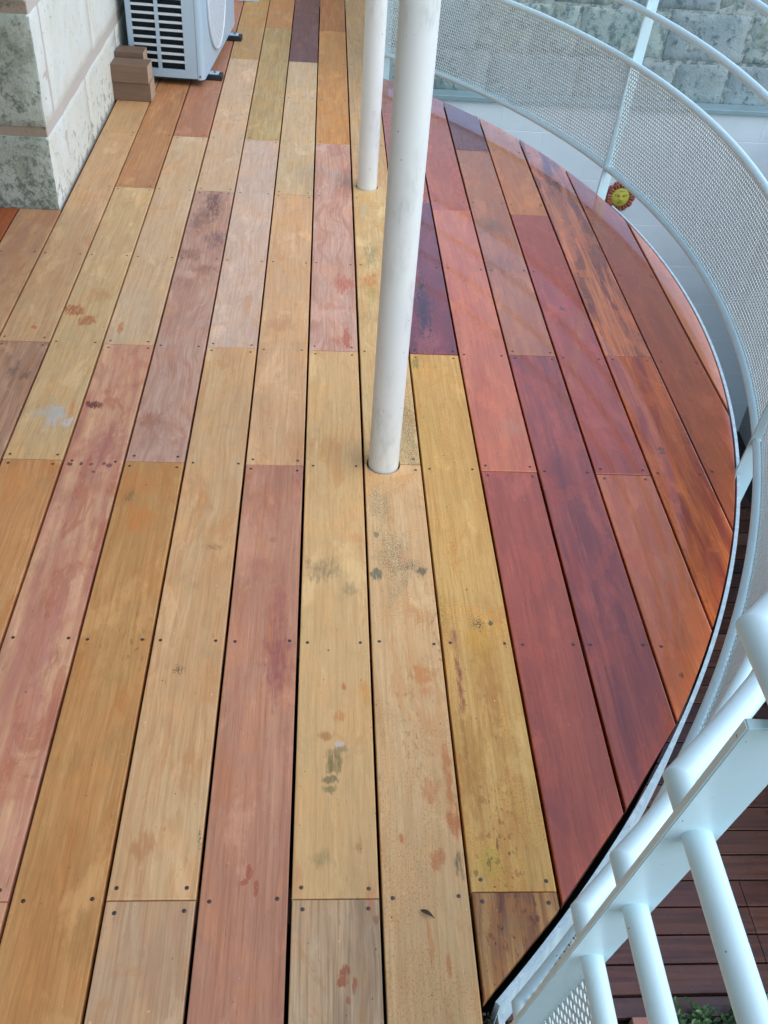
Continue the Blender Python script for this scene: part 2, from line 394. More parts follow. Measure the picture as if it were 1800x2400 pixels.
def edge_paint():
    b = NB('worn_white_edge'); P = b.pos()
    n = b.noise(b.map(P, (45, 45, 10)), 1, 5, 0.7); n2 = b.noise(b.map(P, (160, 160, 60)), 1, 4, 0.7)
    c = b.mix(b.rng(n, 0.35, 0.6, 0, 0.5), (0.56, 0.70, 0.73), (0.26, 0.38, 0.45))
    c = b.mix(b.rng(n2, 0.62, 0.72, 0, 0.85), c, (0.07, 0.08, 0.08))
    b.bump(n2, 0.3, 0.001)
    return b.fin(c, 0.45)
M_edge = edge_paint()
def simple(name, col, rough=0.5, metal=0.0, var=0.25, scale=20, bump=0.2, bd=0.002, spec=None):
    b = NB(name); P = b.pos()
    n = b.noise(b.map(P, (scale,)*3), 1, 4, 0.6)
    c = b.mix(n, tuple(x*(1-var) for x in col), tuple(min(x*(1+var), 1) for x in col))
    b.bump(b.noise(b.map(P, (scale*6,)*3), 1, 3), bump, bd)
    return b.fin(c, rough, metal, spec)
M_dark = simple('dark_gap_backing', (0.018, 0.017, 0.016), 0.8)  # near-black, so that gaps between boards look shaded
M_screw = simple('screw_steel', (0.24, 0.23, 0.22), 0.35, 0.9, 0.2, 200)
M_recess_shade = simple('screw_recess_shade', (0.02, 0.014, 0.01), 0.9)
M_joist = simple('joist_wood', (0.05, 0.03, 0.02), 0.8)
def stone_mat(name, cols, dark, dark_lo, dark_hi, green=0.0, zlow=None, scale=1.0, bstr=0.7, bd=0.006, rough=0.9):
    b = NB(name); P = b.pos()
    oi = b.n('ShaderNodeObjectInfo').outputs['Random']
    n1 = b.noise(b.map(P, (4*scale,)*3), 1, 5, 0.6); n2 = b.noise(b.map(P, (26*scale,)*3), 1, 6, 0.72); n3 = b.noise(b.map(P, (90*scale,)*3), 1, 4, 0.7)
    c = b.mix(b.rng(n1, 0.35, 0.65), cols[0], cols[1])
    c = b.mix(b.math('MULTIPLY', oi, 0.5), c, cols[2])
    if green: c = b.mix(b.rng(b.noise(b.map(P, (9*scale, 9*scale, 7*scale)), 1, 5, 0.7), 0.5, 0.62, 0, green), c, (0.16, 0.19, 0.09))
    m = b.rng(n2, dark_lo, dark_hi)
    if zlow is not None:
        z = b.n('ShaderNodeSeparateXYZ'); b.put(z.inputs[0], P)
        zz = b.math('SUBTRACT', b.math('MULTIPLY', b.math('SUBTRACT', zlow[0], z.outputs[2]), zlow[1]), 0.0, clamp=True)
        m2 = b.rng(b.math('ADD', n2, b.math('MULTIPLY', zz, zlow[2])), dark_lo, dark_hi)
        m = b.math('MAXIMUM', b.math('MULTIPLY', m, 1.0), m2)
    c = b.mix(m, c, dark)
    c = b.mix(b.rng(n3, 0.64, 0.72, 0, 0.8), c, tuple(x*0.35 for x in dark))
    c = b.mix(b.rng(n3, 0.30, 0.24, 0, 0.35), c, (0.7, 0.7, 0.66))
    b.bump(b.math('ADD', n2, b.math('MULTIPLY', n3, 0.45)), bstr, bd)
    return b.fin(c, rough, spec=0.2)
M_stone_pale = stone_mat('pale_limestone', ((0.70,0.70,0.60),(0.75,0.77,0.72),(0.72,0.70,0.55)), (0.30,0.33,0.27), 0.60, 0.74, 0.08, (0.30, 2.4, 0.14))
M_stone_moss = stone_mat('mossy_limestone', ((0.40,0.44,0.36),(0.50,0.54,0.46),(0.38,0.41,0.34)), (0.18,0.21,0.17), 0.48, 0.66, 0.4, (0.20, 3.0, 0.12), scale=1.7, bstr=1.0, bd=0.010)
M_mortar = stone_mat('pink_mortar', ((0.55,0.49,0.43),(0.58,0.53,0.46),(0.53,0.48,0.41)), (0.42,0.38,0.32), 0.64, 0.74, 0.0, None, bstr=0.4)
M_mortar_brown = stone_mat('brown_mortar', ((0.34,0.27,0.20),(0.37,0.30,0.23),(0.30,0.25,0.19)), (0.14,0.12,0.09), 0.55, 0.7, 0.1, None, bstr=0.7)
M_rubble = stone_mat('weathered_wall_stone', ((0.36,0.45,0.41),(0.50,0.55,0.46),(0.30,0.40,0.39)), (0.16,0.22,0.21), 0.47, 0.63, 0.50, (-0.25, 2.2, 0.16), 0.7, 0.9, 0.010)
M_rubble_dark = stone_mat('dark_weathered_stone', ((0.30,0.38,0.38),(0.38,0.45,0.43),(0.24,0.32,0.34)), (0.13,0.18,0.19), 0.52, 0.66, 0.15, None, 0.7, 1.0, 0.012)
M_rub_mortar = stone_mat('grey_wall_mortar', ((0.37,0.43,0.40),(0.46,0.49,0.44),(0.38,0.43,0.39)), (0.17,0.22,0.21), 0.45, 0.60, 0.3, (-0.2, 2.0, 0.14), 0.8, 0.7)
def block_mat(name, col, var):
    b = NB(name); P = b.pos(); oi = b.n('ShaderNodeObjectInfo').outputs['Random']
    n = b.noise(b.map(P, (2.2, 2.2, 3)), 1, 4, 0.6); n2 = b.noise(b.map(P, (70,)*3), 1, 3, 0.6)
    c = b.mix(b.rng(n, 0.35, 0.7), col, tuple(x*(1-var) for x in col))
    c = b.mix(b.math('MULTIPLY', oi, 0.5), c, tuple(x*0.93 for x in col))
    c = b.mix(b.rng(n2, 0.68, 0.76, 0, 0.4), c, (0.2, 0.22, 0.22))
    b.bump(n2, 0.3, 0.003)
    return b.fin(c, 0.75)
M_block = block_mat('pale_painted_block', (0.70, 0.79, 0.79), 0.12)
M_joint = block_mat('pale_block_joint', (0.80, 0.84, 0.84), 0.05)
M_grey = block_mat('grey_render', (0.33, 0.34, 0.33), 0.2)
M_zinc = simple('blue_green_capping', (0.26, 0.38, 0.40), 0.5, 0.2, 0.2, 8)
M_ac = simple('white_ac_casing', (0.42, 0.55, 0.64), 0.4, 0, 0.04, 4, 0.02)
M_acdark = simple('dark_coil', (0.035, 0.05, 0.06), 0.6, 0.2, 0.5, 60)
M_acgrille = simple('white_grille_plastic', (0.64, 0.70, 0.72), 0.5, 0, 0.03, 4, 0.02)
M_rubber = simple('black_rubber', (0.015, 0.017, 0.022), 0.5)
M_bluemark = simple('blue_mark', (0.05, 0.12, 0.28), 0.5)
def offcut_mat(name, col, k):
    b = NB(name); P = b.pos()
    s = b.noise(b.map(P, (12, 60, 90), (k, 0, 0)), 1, 4, 0.6, 0.4)
    c = b.mix(s, tuple(x*0.7 for x in col), tuple(x*1.25 for x in col)); b.bump(s, 0.15, 0.001)
    return b.fin(c, 0.6)
M_cutA = offcut_mat('offcut_side_wood', (0.20, 0.125, 0.08), 1); M_cutB = offcut_mat('offcut_end_grain', (0.46, 0.33, 0.22), 4)
M_terra = simple('terracotta', (0.30, 0.085, 0.045), 0.6, 0, 0.45, 60, 0.4, 0.003)
M_yellow = simple('yellow_glaze', (0.56, 0.50, 0.07), 0.45, 0, 0.3, 40, 0.3, 0.002)
M_face = simple('dark_olive_paint', (0.14, 0.11, 0.02), 0.6)
M_brick = simple('pink_brick', (0.36, 0.17, 0.13), 0.8)
M_soil = simple('dark_soil', (0.018, 0.015, 0.011), 0.95, 0, 0.5, 12, 1.0, 0.03)
M_moss = simple('green_moss', (0.055, 0.11, 0.02), 0.9, 0, 0.6, 120)
M_debris = simple('grey_leaf_litter', (0.09, 0.08, 0.06), 0.9, 0, 0.5, 90)
M_twig = simple('brown_twig', (0.10, 0.055, 0.03), 0.8)
def leaf_mat():
    b = NB('green_leaf'); oi = b.noise(b.map(b.pos(), (30,)*3), 1, 2)
    c = b.mix(b.rng(oi, 0.35, 0.65), (0.025, 0.075, 0.02), (0.07, 0.17, 0.04)); b.b.inputs['Subsurface Weight'].default_value = 0.0
    return b.fin(c, 0.4)
M_leaf = leaf_mat(); M_stem = simple('plant_stem', (0.06, 0.08, 0.03), 0.7)
def lower_mat(k):
    cols = [((0.12,0.043,0.024),(0.062,0.023,0.016)), ((0.155,0.060,0.032),(0.08,0.032,0.02)), ((0.052,0.023,0.018),(0.032,0.017,0.014)), ((0.21,0.09,0.046),(0.12,0.05,0.03)), ((0.09,0.038,0.028),(0.06,0.026,0.02))][k]
    b = NB('wet_lower_plank'); P = b.pos()
    s = b.noise(b.map(P, (1.6, 34, 1), (k*2.3, k, 0)), 1, 5, 0.6, 0.3)
    c = b.mix(b.rng(s, 0.3, 0.7), cols[0], cols[1])
    n = b.noise(b.map(P, (5, 9, 1), (k, 0, 0)), 1, 3); d = b.noise(b.map(P, (120, 120, 1)), 1, 2)
    c = b.mix(b.rng(d, 0.72, 0.78, 0, 0.5), c, (0.16, 0.12, 0.10))
    b.bump(b.math('ADD', s, b.math('MULTIPLY', d, 0.6)), 0.25, 0.002)
    return b.fin(c, b.rng(n, 0.35, 0.65, 0.16, 0.45))
M_low = [lower_mat(k) for k in range(5)]
M_wb = simple('blue_white_panel', (0.62, 0.72, 0.76), 0.5, 0, 0.05)
M_ceiling = simple('white_ceiling', (0.62, 0.63, 0.62), 0.7, 0, 0.05, 3)
M_house = simple('pale_grey_render', (0.45, 0.46, 0.44), 0.8, 0, 0.15, 2)
# ---------------------------------------------------------------- the deck
CX, CY = -1.84, 2.86
deck = tag(empty('balcony_deck', (0, 2.86, 0)), kind='structure')
def dpar(o):
    o.parent = deck; o.location = Vector(o.location) - Vector((0, 2.86, 0)); return o
J0,J1,J2,J3,J4,J5,J6,J7,J8,J9,JA = 0.79,1.35,1.94,2.492,3.05,3.61,4.16,4.71,5.263,5.857,6.41
J5R = 3.52
JOISTS = [-0.33, 0.235, J0, J1, J2, J3, J4, J5, J6, J7, J8, J9, JA]
RP = 3.098
def ch(x, rp=None): rp = rp or (3.105 if x > 0.745 else RP); return math.sqrt(max(rp*rp - (x - CX)**2, 0))
# column -> (joints, boards from near to far): colour 1, colour 2, streak, figure, wet, mold, dots
T = (190,160,115)
COLS = {
 -12:([J1,J3],[((178,138,98),(160,120,85),.6,.3,.1)]*3), -11:([J2],[((186,150,108),(170,128,88),.6,.3,.1),((170,120,90),(150,100,70),.7,.3,.1)]),
 -10:([J1,J3],[((190,158,112),(172,130,90),.5,.3,.1),((165,120,90),(190,150,110),.7,.3,.1),((178,138,98),(160,120,85),.6,.3,.1)]),
 -9:([J0,J2],[((188,150,108),(170,126,86),.6,.3,.1),((182,142,100),(160,120,85),.6,.3,.1),((186,150,108),(170,128,88),.6,.3,.1)]),
 -8:([J1,J3],[((190,150,105),(170,120,80),.6,.3,.1),((180,140,100),(160,118,82),.6,.3,.1),((158,88,50),(140,76,44),.6,.3,.2)]),
 -7:([J0,J2],[((186,150,105),(170,128,88),.6,.3,.1),((176,136,100),(158,116,82),.6,.3,.1),((164,124,94),(196,158,112),.8,.3,.1)]),
 -6:([J1,J3,J6],[((188,148,104),(170,126,84),.6,.3,.1),((178,142,112),(142,106,84),.9,.4,.1),((192,160,116),(176,136,98),.6,.5,.1),((186,154,110),(172,134,92),.5,.3,.1)]),
 -5:([J0-.555,J2,J5],[((186,138,92),(170,118,78),.7,.4,.2),((192,146,94),(172,118,74),.8,.6,.2),((194,168,120),(184,148,104),.6,.5,.1),((178,134,90),(158,110,74),.7,.4,.1)]),
 -4:([J0,J3,J6],[((176,128,98),(196,152,112),.8,.4,.1),((172,118,98),(206,164,124),1.2,.16,.15),((194,170,134),(188,152,108),.6,.4,.1),((172,126,96),(156,106,78),.6,.3,.1)]),
 -3:([J2,J5,J8],[((184,142,88),(170,120,68),.7,.35,.2),((184,152,130),(166,122,100),.8,1.2,.1),((197,170,134),(190,156,118),.5,.5,.1),((180,145,90),(166,128,76),.6,.3,.1)]),
 -2:([J0,J3,J6,J9],[((186,160,124),(172,128,92),.8,.4,.1),((198,166,120),(188,144,98),.8,.6,.1),((200,176,150),(188,156,132),.6,1.1,.1),((182,158,104),(160,128,76),.9,.3,.1),((184,138,88),(166,116,70),.6,.3,.1)]),
 -1:([J2,J5,J8],[((184,138,108),(166,116,92),.8,.2,.2),((202,166,122),(194,150,104),.5,.4,.1),((197,174,132),(186,154,110),.6,.4,.1),((122,88,78),(100,70,62),.7,.5,.1)]),
 0:([J0,J3,J6-.006,J9],[((188,162,126),(140,116,90),1.1,.2,.1),((206,172,118),(196,158,104),.5,.4,.1),((198,162,138),(176,126,104),1.0,.9,.1),((194,146,84),(180,122,62),.7,.4,.1),((178,126,78),(160,104,60),.6,.3,.1)]),
 1:([1.955,3.723],[((206,174,126),(200,158,104),.6,.4,.1,.25),((204,176,122),(196,156,96),.6,.4,.1,.5),((192,162,116),(176,138,92),.6,.3,.1)]),
 2:([.80,J3,3.585],[((176,136,84),(118,74,56),1.3,.3,.5,.2,1.0),((208,168,98),(192,146,78),.9,.25,.4,.25,.4),((130,60,54),(96,44,46),.8,.3,.9),((168,98,78),(150,82,64),.7,.5,.8)]),
 3:([1.935,3.531],[((174,98,68),(150,78,54),.8,.2,.9),((202,132,90),(182,104,70),.8,.35,.8),((186,112,84),(160,84,64),1.2,1.4,.9)]),
 4:([2.502,4.152],[((166,90,66),(118,62,56),.9,.15,.9),((182,130,90),(156,102,78),.7,.4,.9),((122,70,72),(104,58,66),.6,.3,.95)]),
 5:([1.934,3.517],[((196,124,82),(176,102,64),.8,.3,.9),((172,92,64),(148,72,54),.7,.3,.9),((204,142,76),(180,112,56),1.0,.8,.9)]),
 6:([2.516],[((198,116,58),(142,62,46),1.3,.16,.9),((204,132,86),(116,60,54),1.7,.16,.95)]),
 7:([],[((170,98,58),(148,78,46),.7,.2,.95)]),
 8:([],[((206,146,106),(190,126,92),.6,.3,.9)]),
}
STAINS_BY = {}
for s_ in STAINS: STAINS_BY.setdefault(s_[0], []).append(s_[1:])
G = 0.0058
POSTS = [(0.2015, 1.955), (0.208, 3.715)]
screws = []
# screw: steel head; flat dark disc and star paint the shade of its recesses
def screw_mesh():
    bm = bmesh.new()
    def disc(r, z, n, mi, dome=0):
        vs = [bm.verts.new((r*math.cos(2*math.pi*k/n), r*math.sin(2*math.pi*k/n), z)) for k in range(n)]
        c = bm.verts.new((0, 0, z + dome))
        for k in range(n):
            f = bm.faces.new((vs[k], vs[(k+1) % n], c)); f.material_index = mi
    disc(0.0036, 0.0004, 12, 0); disc(0.0026, 0.0007, 10, 1, 0.0003)
    vs = []
    for k in range(12):
        r = 0.0019 if k % 2 == 0 else 0.0009
        vs.append(bm.verts.new((r*math.cos(math.pi*k/6), r*math.sin(math.pi*k/6), 0.0011)))
    f = bm.faces.new(vs); f.material_index = 2
    me = bpy.data.meshes.new('screw'); bm.to_mesh(me); bm.free()
    for m in (M_recess_shade, M_screw, M_recess_shade): me.materials.append(m)
    return me
SM = screw_mesh()
planks = []
def make_plank(c, y0, y1, spec, near_rim, far_rim, seed):
    x0, x1 = c*0.15 + G/2, (c+1)*0.15 - G/2
    js = random.Random(seed)
    x0 += js.uniform(-.0006, .0006); x1 += js.uniform(-.0006, .0006)
    out = []
    if c == 8:
        xm = 1.2575 - 0.0
        pts = [(x0, CY - ch(x0))] + [(CX + 3.105*math.cos(a), CY + 3.105*math.sin(a)) for a in np.linspace(-math.acos((x0-CX)/3.105), math.acos((x0-CX)/3.105), 24)[1:-1]] + [(x0, CY + ch(x0))]
        out = pts
    else:
        # near end
        if near_rim and c >= 5: out += [(x, CY - ch(x, 3.105)) for x in np.linspace(x0, x1, 8)]
        elif near_rim: out += [(x0, CY - ch(x0)), (x1, CY - ch(x1))]
        else:
            hole = [p for p in POSTS if c == 1 and abs(p[1] - y0) < 0.03]
            out += [(x0, y0)]
            if hole:
                px, py = hole[0]; rr = 0.0435
                d = y0 - py; a0 = math.asin(d/rr)
                out += [(px + rr*math.cos(a), py + rr*math.sin(a)) for a in np.linspace(math.pi - a0, a0, 14)]
            out += [(x1, y0)]
        if far_rim:
            out += [(x, CY + ch(x)) for x in np.linspace(x1, x0, 8)]
        else:
            hole = [p for p in POSTS if c == 1 and abs(p[1] - y1) < 0.03]
            out += [(x1, y1)]
            if hole:
                px, py = hole[0]; rr = 0.0435
                d = y1 - py; a0 = math.asin(d/rr)
                out += [(px + rr*math.cos(a), py + rr*math.sin(a)) for a in np.linspace(a0 - 2*math.pi + 2*math.pi, -math.pi - a0, 14)]
            out += [(x0, y1)]
    ox = sum(p[0] for p in out)/len(out); oy = sum(p[1] for p in out)/len(out)
    dz = js.uniform(-0.0012, 0.0006)
    bm = bmesh.new()
    top = [bm.verts.new((x-ox, y-oy, dz)) for x, y in out]; bot = [bm.verts.new((x-ox, y-oy, -0.021)) for x, y in out]
    bm.faces.new(top); bm.faces.new(bot[::-1])
    n = len(out)
    for i in range(n): bm.faces.new((bot[i], bot[(i+1) % n], top[(i+1) % n], top[i]))
    bmesh.ops.recalc_face_normals(bm, faces=bm.faces)
    es = [e for e in bm.edges if all(abs(v.co.z - dz) < 1e-6 for v in e.verts) and abs(e.verts[0].co.x - e.verts[1].co.x) < 1e-4 and e.calc_length() > 0.1]
    ee = [e for e in bm.edges if all(abs(v.co.z - dz) < 1e-6 for v in e.verts) and abs(e.verts[0].co.y - e.verts[1].co.y) < 1e-4 and e.calc_length() > 0.05]
    bmesh.ops.bevel(bm, geom=es + ee, offset=0.0022, segments=2, affect='EDGES', profile=0.5)
    c1, c2, st, fg, wet = spec[:5]; mold = spec[5] if len(spec) > 5 else 0; dots = spec[6] if len(spec) > 6 else 0
    stn = [s for s in STAINS_BY.get(c, []) if y0 - 0.06 < s[1] < y1 + 0.06]
    m = plank_mat(c1, c2, st, fg, wet, stn, seed, mold, dots)
    o = bm_obj('plank', bm, None, m, (ox, oy, 0)); dpar(o)
    planks.append(o)
    # screws
    for jy in JOISTS:
        if jy < y0 - 0.02 or jy > y1 + 0.02: continue
        y = jy
        if abs(jy - y0) < 0.06: y = y0 + 0.019
        elif abs(jy - y1) < 0.06: y = y1 - 0.019
        for sx in (-1, 1):
            x = (c + 0.5)*0.15 + sx*0.056 + js.uniform(-.003, .003); yy = y + js.uniform(-.003, .003)
            if math.hypot(x - CX, yy - CY) > RP - 0.015 and c >= 2: continue
            if any(math.hypot(x-p[0], yy-p[1]) < 0.05 for p in POSTS): continue
            if not (x0 + .01 < x < x1 - .01): continue
            screws.append((x, yy, dz, o, ox, oy))
seed = 3
for c, (jn, specs) in COLS.items():
    if c >= 2:
        a, bnd = None, None
        ylo, yhi = CY - ch((c+.5)*.15), CY + ch((c+.5)*.15)
    elif c <= -7: ylo, yhi = -0.9, 3.385
    else: ylo, yhi = -0.9, 6.78
    jn = [j for j in jn if ylo < j < yhi]
    ys = [ylo] + jn + [yhi]
    for i in range(len(ys) - 1):
        seed += 1
        g0 = 0 if i == 0 else 0.0009; g1 = 0 if i == len(ys) - 2 else 0.0009
        make_plank(c, ys[i] + g0, ys[i+1] - g1, specs[min(i, len(specs)-1)], c >= 2 and i == 0, c >= 2 and i == len(ys) - 2, seed)
vis = [s for s in screws if -1.25 < s[0] and s[1] > 0.5 and not (s[0] < -0.42 - (s[1]-0.6)*0.26 - 0.05)]
vis.sort(key=lambda s: (s[0]-.026)**2 + s[1]**2)
near = vis[:290]; ids = set(map(id, near)); rest = [s for s in screws if id(s) not in ids]
for (x, y, dz, o, ox, oy) in near:
    q = bpy.data.objects.new('screw', SM); COL.objects.link(q); q.parent = o; q.location = (x-ox, y-oy, dz); q.rotation_euler = (0, 0, random.uniform(0, 6))
bm = bmesh.new()
for (x, y, dz, o, ox, oy) in rest:
    for r, z, mi in ((0.0046, 0.0004, 0), (0.0034, 0.0008, 1)):
        f = bm.faces.new([bm.verts.new((x + r*math.cos(2*math.pi*k/8), y + r*math.sin(2*math.pi*k/8), dz + z)) for k in range(8)]); f.material_index = mi
o = bm_obj('screws', bm, None, None); o.data.materials.append(M_recess_shade); o.data.materials.append(M_screw); dpar(o); o['kind'] = 'stuff'
# joists, and a near-black plate added below to shade the board gaps
for jy in JOISTS:
    xr = CX + math.sqrt(max(3.09**2 - (jy - CY)**2, 2.13**2)) - 0.02
    dpar(box('joist', (-1.8 if jy < 3.38 else -0.93, jy-0.03, -0.10), (max(xr, 0.29), jy+0.03, -0.0215), None, M_joist))
arc = [(CX + 3.10*math.cos(a), CY + 3.10*math.sin(a)) for a in np.linspace(-0.79, 0.79, 48)]
outl = [(-1.9, -1.0), (0.318, -1.0), (0.318, 0.62)] + arc + [(0.318, 5.10), (0.318, 6.79), (-1.9, 6.79)]
def prism(name, outl, z0, z1, parent=None, mat=None):
    bm = bmesh.new()
    t = [bm.verts.new((x, y, z1)) for x, y in outl]; b_ = [bm.verts.new((x, y, z0)) for x, y in outl]
    bm.faces.new(t); bm.faces.new(b_[::-1]); n = len(outl)
    for i in range(n): bm.faces.new((b_[i], b_[(i+1) % n], t[(i+1) % n], t[i]))
    return bm_obj(name, bm, parent, mat)
dpar(prism('dark_gap_plate', outl, -0.135, -0.105, None, M_dark))
# edge strips: curved band and the two straight ones
def band(name, pts_in, pts_out, z0, z1, mat):
    vs = []; fs = []; n = len(pts_in)
    for (a, b_) in zip(pts_in, pts_out): vs += [(a[0], a[1], z0), (b_[0], b_[1], z0), (b_[0], b_[1], z1), (a[0], a[1], z1)]
    for i in range(n-1):
        k = i*4
        for q in range(4): fs.append((k+q, k+(q+1) % 4, k+4+(q+1) % 4, k+4+q))
    fs.append((3, 2, 1, 0)); k = (n-1)*4; fs.append((k, k+1, k+2, k+3))
    o = pyd(name, vs, fs, None, mat); return dpar(o)
def carc(r, a0, a1, n): return [(CX + r*math.cos(a), CY + r*math.sin(a)) for a in np.linspace(a0, a1, n)]
E0, E1 = -R(46.0), R(46.0)
P2 = R(-16.75)
band('edge_strip', carc(3.110, E0, P2 - 0.006, 60), carc(3.1185, E0, P2 - 0.006, 60), -0.15, -0.001, M_edge)
band('edge_strip', carc(3.110, P2 + 0.007, R(14.5), 50), carc(3.1185, P2 + 0.007, R(14.5), 50), -0.15, -0.001, M_edge)
band('edge_strip', carc(3.082, R(14.8), E1, 50), carc(3.090, R(14.8), E1, 50), -0.15, -0.0215, M_edge)
band('edge_strip', [(0.322, -1.0), (0.322, 0.606)], [(0.3315, -1.0), (0.3315, 0.606)], -0.15, -0.004, M_edge)
band('edge_strip', [(0.322, 5.11), (0.322, 6.78)], [(0.3315, 5.11), (0.3315, 6.78)], -0.15, -0.004, M_edge)

# ---------------------------------------------------------------- round posts
for i, (px, py) in enumerate(POSTS):
    bm = bmesh.new(); n = 40
    zs = [-0.104, 0.0, 0.3, 0.6, 1.0, 1.4, 2.0, 2.598]
    rings = [[bm.verts.new((0.0385*math.cos(2*math.pi*k/n), 0.0385*math.sin(2*math.pi*k/n), z)) for k in range(n)] for z in zs]
    for a, b_ in zip(rings, rings[1:]):
        for k in range(n): bm.faces.new((a[k], a[(k+1) % n], b_[(k+1) % n], b_[k]))
    bm.faces.new(rings[-1]); bm.faces.new(rings[0][::-1])
    o = bm_obj('support_post', bm, None, M_post, (px, py, 0), smooth=True)
    tag(o, ['thick smudged white round steel post rising through the deck in the middle of the picture', 'farther thinner-looking white round post behind and left of the big one'][i], 'post')

# ---------------------------------------------------------------- railing
XS = 0.335
rail = tag(empty('balcony_railing', (CX + 3.13, CY, 0)), 'white curved steel railing with perforated metal panels round the deck edge', 'railing')
def rpar(o):
    o.parent = rail; o.location = Vector(o.location) - Vector((CX + 3.13, CY, 0)); return o
def rfar(z): return 3.13 + max(0, (z - 0.5)) * 0.12
def rnear(z): return float(np.interp(z, [0, .1, .5, .67, .85, 1.02], [3.150, 3.153, 3.197, 3.222, 3.243, 3.25]))
def phin(z): return -math.acos((XS - CX)/rnear(z))
def phif(z): return math.acos((XS - CX)/rfar(z))
PA = R(16.72); PB = R(-16.75)
def sm(t): t = min(max(t, 0), 1); return t*t*(3-2*t)
def rr(phi, z):
    if phi >= PB: return rfar(z)
    t = sm((PB - phi)/(PB - phin(z))); return rfar(z) + (rnear(z) - rfar(z))*t
def rp(phi, z, off=0.0):
    q = rr(phi, z) + off; return (CX + q*math.cos(phi), CY + q*math.sin(phi), z)
def railpath(z):
    pts = [(XS, -1.0, z), (XS, 0.1, z)]
    p0 = phin(z); y0 = rp(p0, z)[1]
    pts += [(XS, y0 - 0.06, z)]
    for a in np.linspace(p0, PB, 50): pts.append(rp(a, z))
    for a in np.linspace(PB, phif(z), 90)[1:]: pts.append(rp(a, z))
    y1 = rp(phif(z), z)[1]
    pts += [(XS, y1 + 0.06, z), (XS, 6.75, z)]
    return pts
for z, r in ((0.1, 0.0112), (0.5, 0.0125), (0.67, 0.0125), (0.85, 0.0125), (1.046, 0.0130)):
    rpar(tube('rail', railpath(z), r, None, M_rail, 20, sharp=(3, 141)))
# flat-bar uprights, wide side radial
def upright(base, top, d, wd=0.046, th=0.008, z0=-0.14):
    base = Vector(base); top = Vector(top); d = Vector(d).normalized(); nrm = Vector((-d.y, d.x, 0))
    sl = (top - base)/(top.z - base.z)
    bb = base + sl*(z0 - base.z)
    vs = []
    for p in (bb, top):
        for a, b_ in ((-1,-1),(1,-1),(1,1),(-1,1)): vs.append(p + d*(wd/2*a) + nrm*(th/2*b_))
    bm = bmesh.new(); v = [bm.verts.new(q) for q in vs]
    for f in ((3,2,1,0),(4,5,6,7),(0,1,5,4),(1,2,6,5),(2,3,7,6),(3,0,4,7)): bm.faces.new([v[i] for i in f])
    bmesh.ops.bevel(bm, geom=list(bm.edges), offset=0.0012, segments=2, affect='EDGES')
    return rpar(bm_obj('upright', bm, None, M_rail))
for a in (PA, PB):
    d = (math.cos(a), math.sin(a), 0)
    upright((CX + 3.131*d[0], CY + 3.131*d[1], 0), (CX + (rfar(1.0)+.002)*d[0], CY + (rfar(1.0)+.002)*d[1], 1.03), d)
upright((0.3325, 0.556, 0), (0.3325, 0.375, 1.03), (1, -0.05, 0), wd=0.046, th=0.009)
upright((XS, 5.12, 0), (XS, 5.12, 1.012), (1, 0, 0))
upright((XS, 6.6, 0), (XS, 6.6, 1.012), (1, 0, 0))
# perforated panels: every hole is cut, 2 mm sheet
def perf(name, f, S0, S1, n_hole, rh):
    """f(s, z, off) -> xyz; s in metres along the railing"""
    a = 0.015; b_ = a*math.sqrt(3)/2; z0, z1 = 0.104, 0.494
    cols = int((S1 - S0)/a); rows = int((z1 - z0)/b_)
    cs = []
    for r_ in range(rows + 1):
        for c_ in range(cols + 1):
            cs.append((S0 + c_*a + (a/2 if r_ % 2 else 0), z0 + r_*b_))
    cs = np.array(cs)
    ro = a/math.sqrt(3)
    outer = []; inner = []
    for k in range(n_hole):
        an = 2*math.pi*k/n_hole + math.pi/2
        kk = (k*6/n_hole) % 1
        rad = ro if kk < 1e-6 else a/2
        outer.append((rad*math.cos(an), rad*math.sin(an))); inner.append((rh*math.cos(an), rh*math.sin(an)))
    outer = np.array(outer); inner = np.array(inner); n = n_hole
    po = (cs[:, None, :] + outer[None]); pi = (cs[:, None, :] + inner[None])
    po[..., 0] = np.clip(po[..., 0], S0, S1); pi[..., 0] = np.clip(pi[..., 0], S0, S1)
    uv = np.concatenate([po, pi], 1)              # cells, 2n, 2
    V0 = f(uv[..., 0].ravel(), uv[..., 1].ravel(), -0.0013).reshape(len(cs), 2*n, 3)
    V1 = f(uv[..., 0].ravel(), uv[..., 1].ravel(), 0.0013).reshape(len(cs), 2*n, 3)
    V = np.concatenate([V0, V1], 1).reshape(-1, 3)
    fs = []
    for k in range(n):
        k2 = (k+1) % n
        fs.append((k, k2, n+k2, n+k)); fs.append((2*n+k2, 2*n+k, 3*n+k, 3*n+k2)); fs.append((n+k, n+k2, 3*n+k2, 3*n+k))
    fs = np.array(fs)
    F = (fs[None] + (np.arange(len(cs))*4*n)[:, None, None]).reshape(-1, 4)
    me = bpy.data.meshes.new(name)
    me.vertices.add(len(V)); me.vertices.foreach_set('co', V.ravel().astype(np.float32))
    me.loops.add(F.size); me.loops.foreach_set('vertex_index', F.ravel().astype(np.int32))
    me.polygons.add(len(F)); me.polygons.foreach_set('loop_start', np.arange(0, F.size, 4, dtype=np.int32)); me.polygons.foreach_set('loop_total', np.full(len(F), 4, dtype=np.int32))
    me.update(calc_edges=True); me.validate()
    return rpar(link(name, me, None, M_mesh))
def f_bar(s, z, off):
    t = s/1.46; ye = 0.556 - 0.179*z - 0.006
    return np.stack([np.full_like(s, XS + 0.009) + off, -0.95 + (ye + 0.95)*t, z], 1)
def f_str(s, z, off): return np.stack([np.full_like(s, XS + 0.009) + off, s, z], 1)
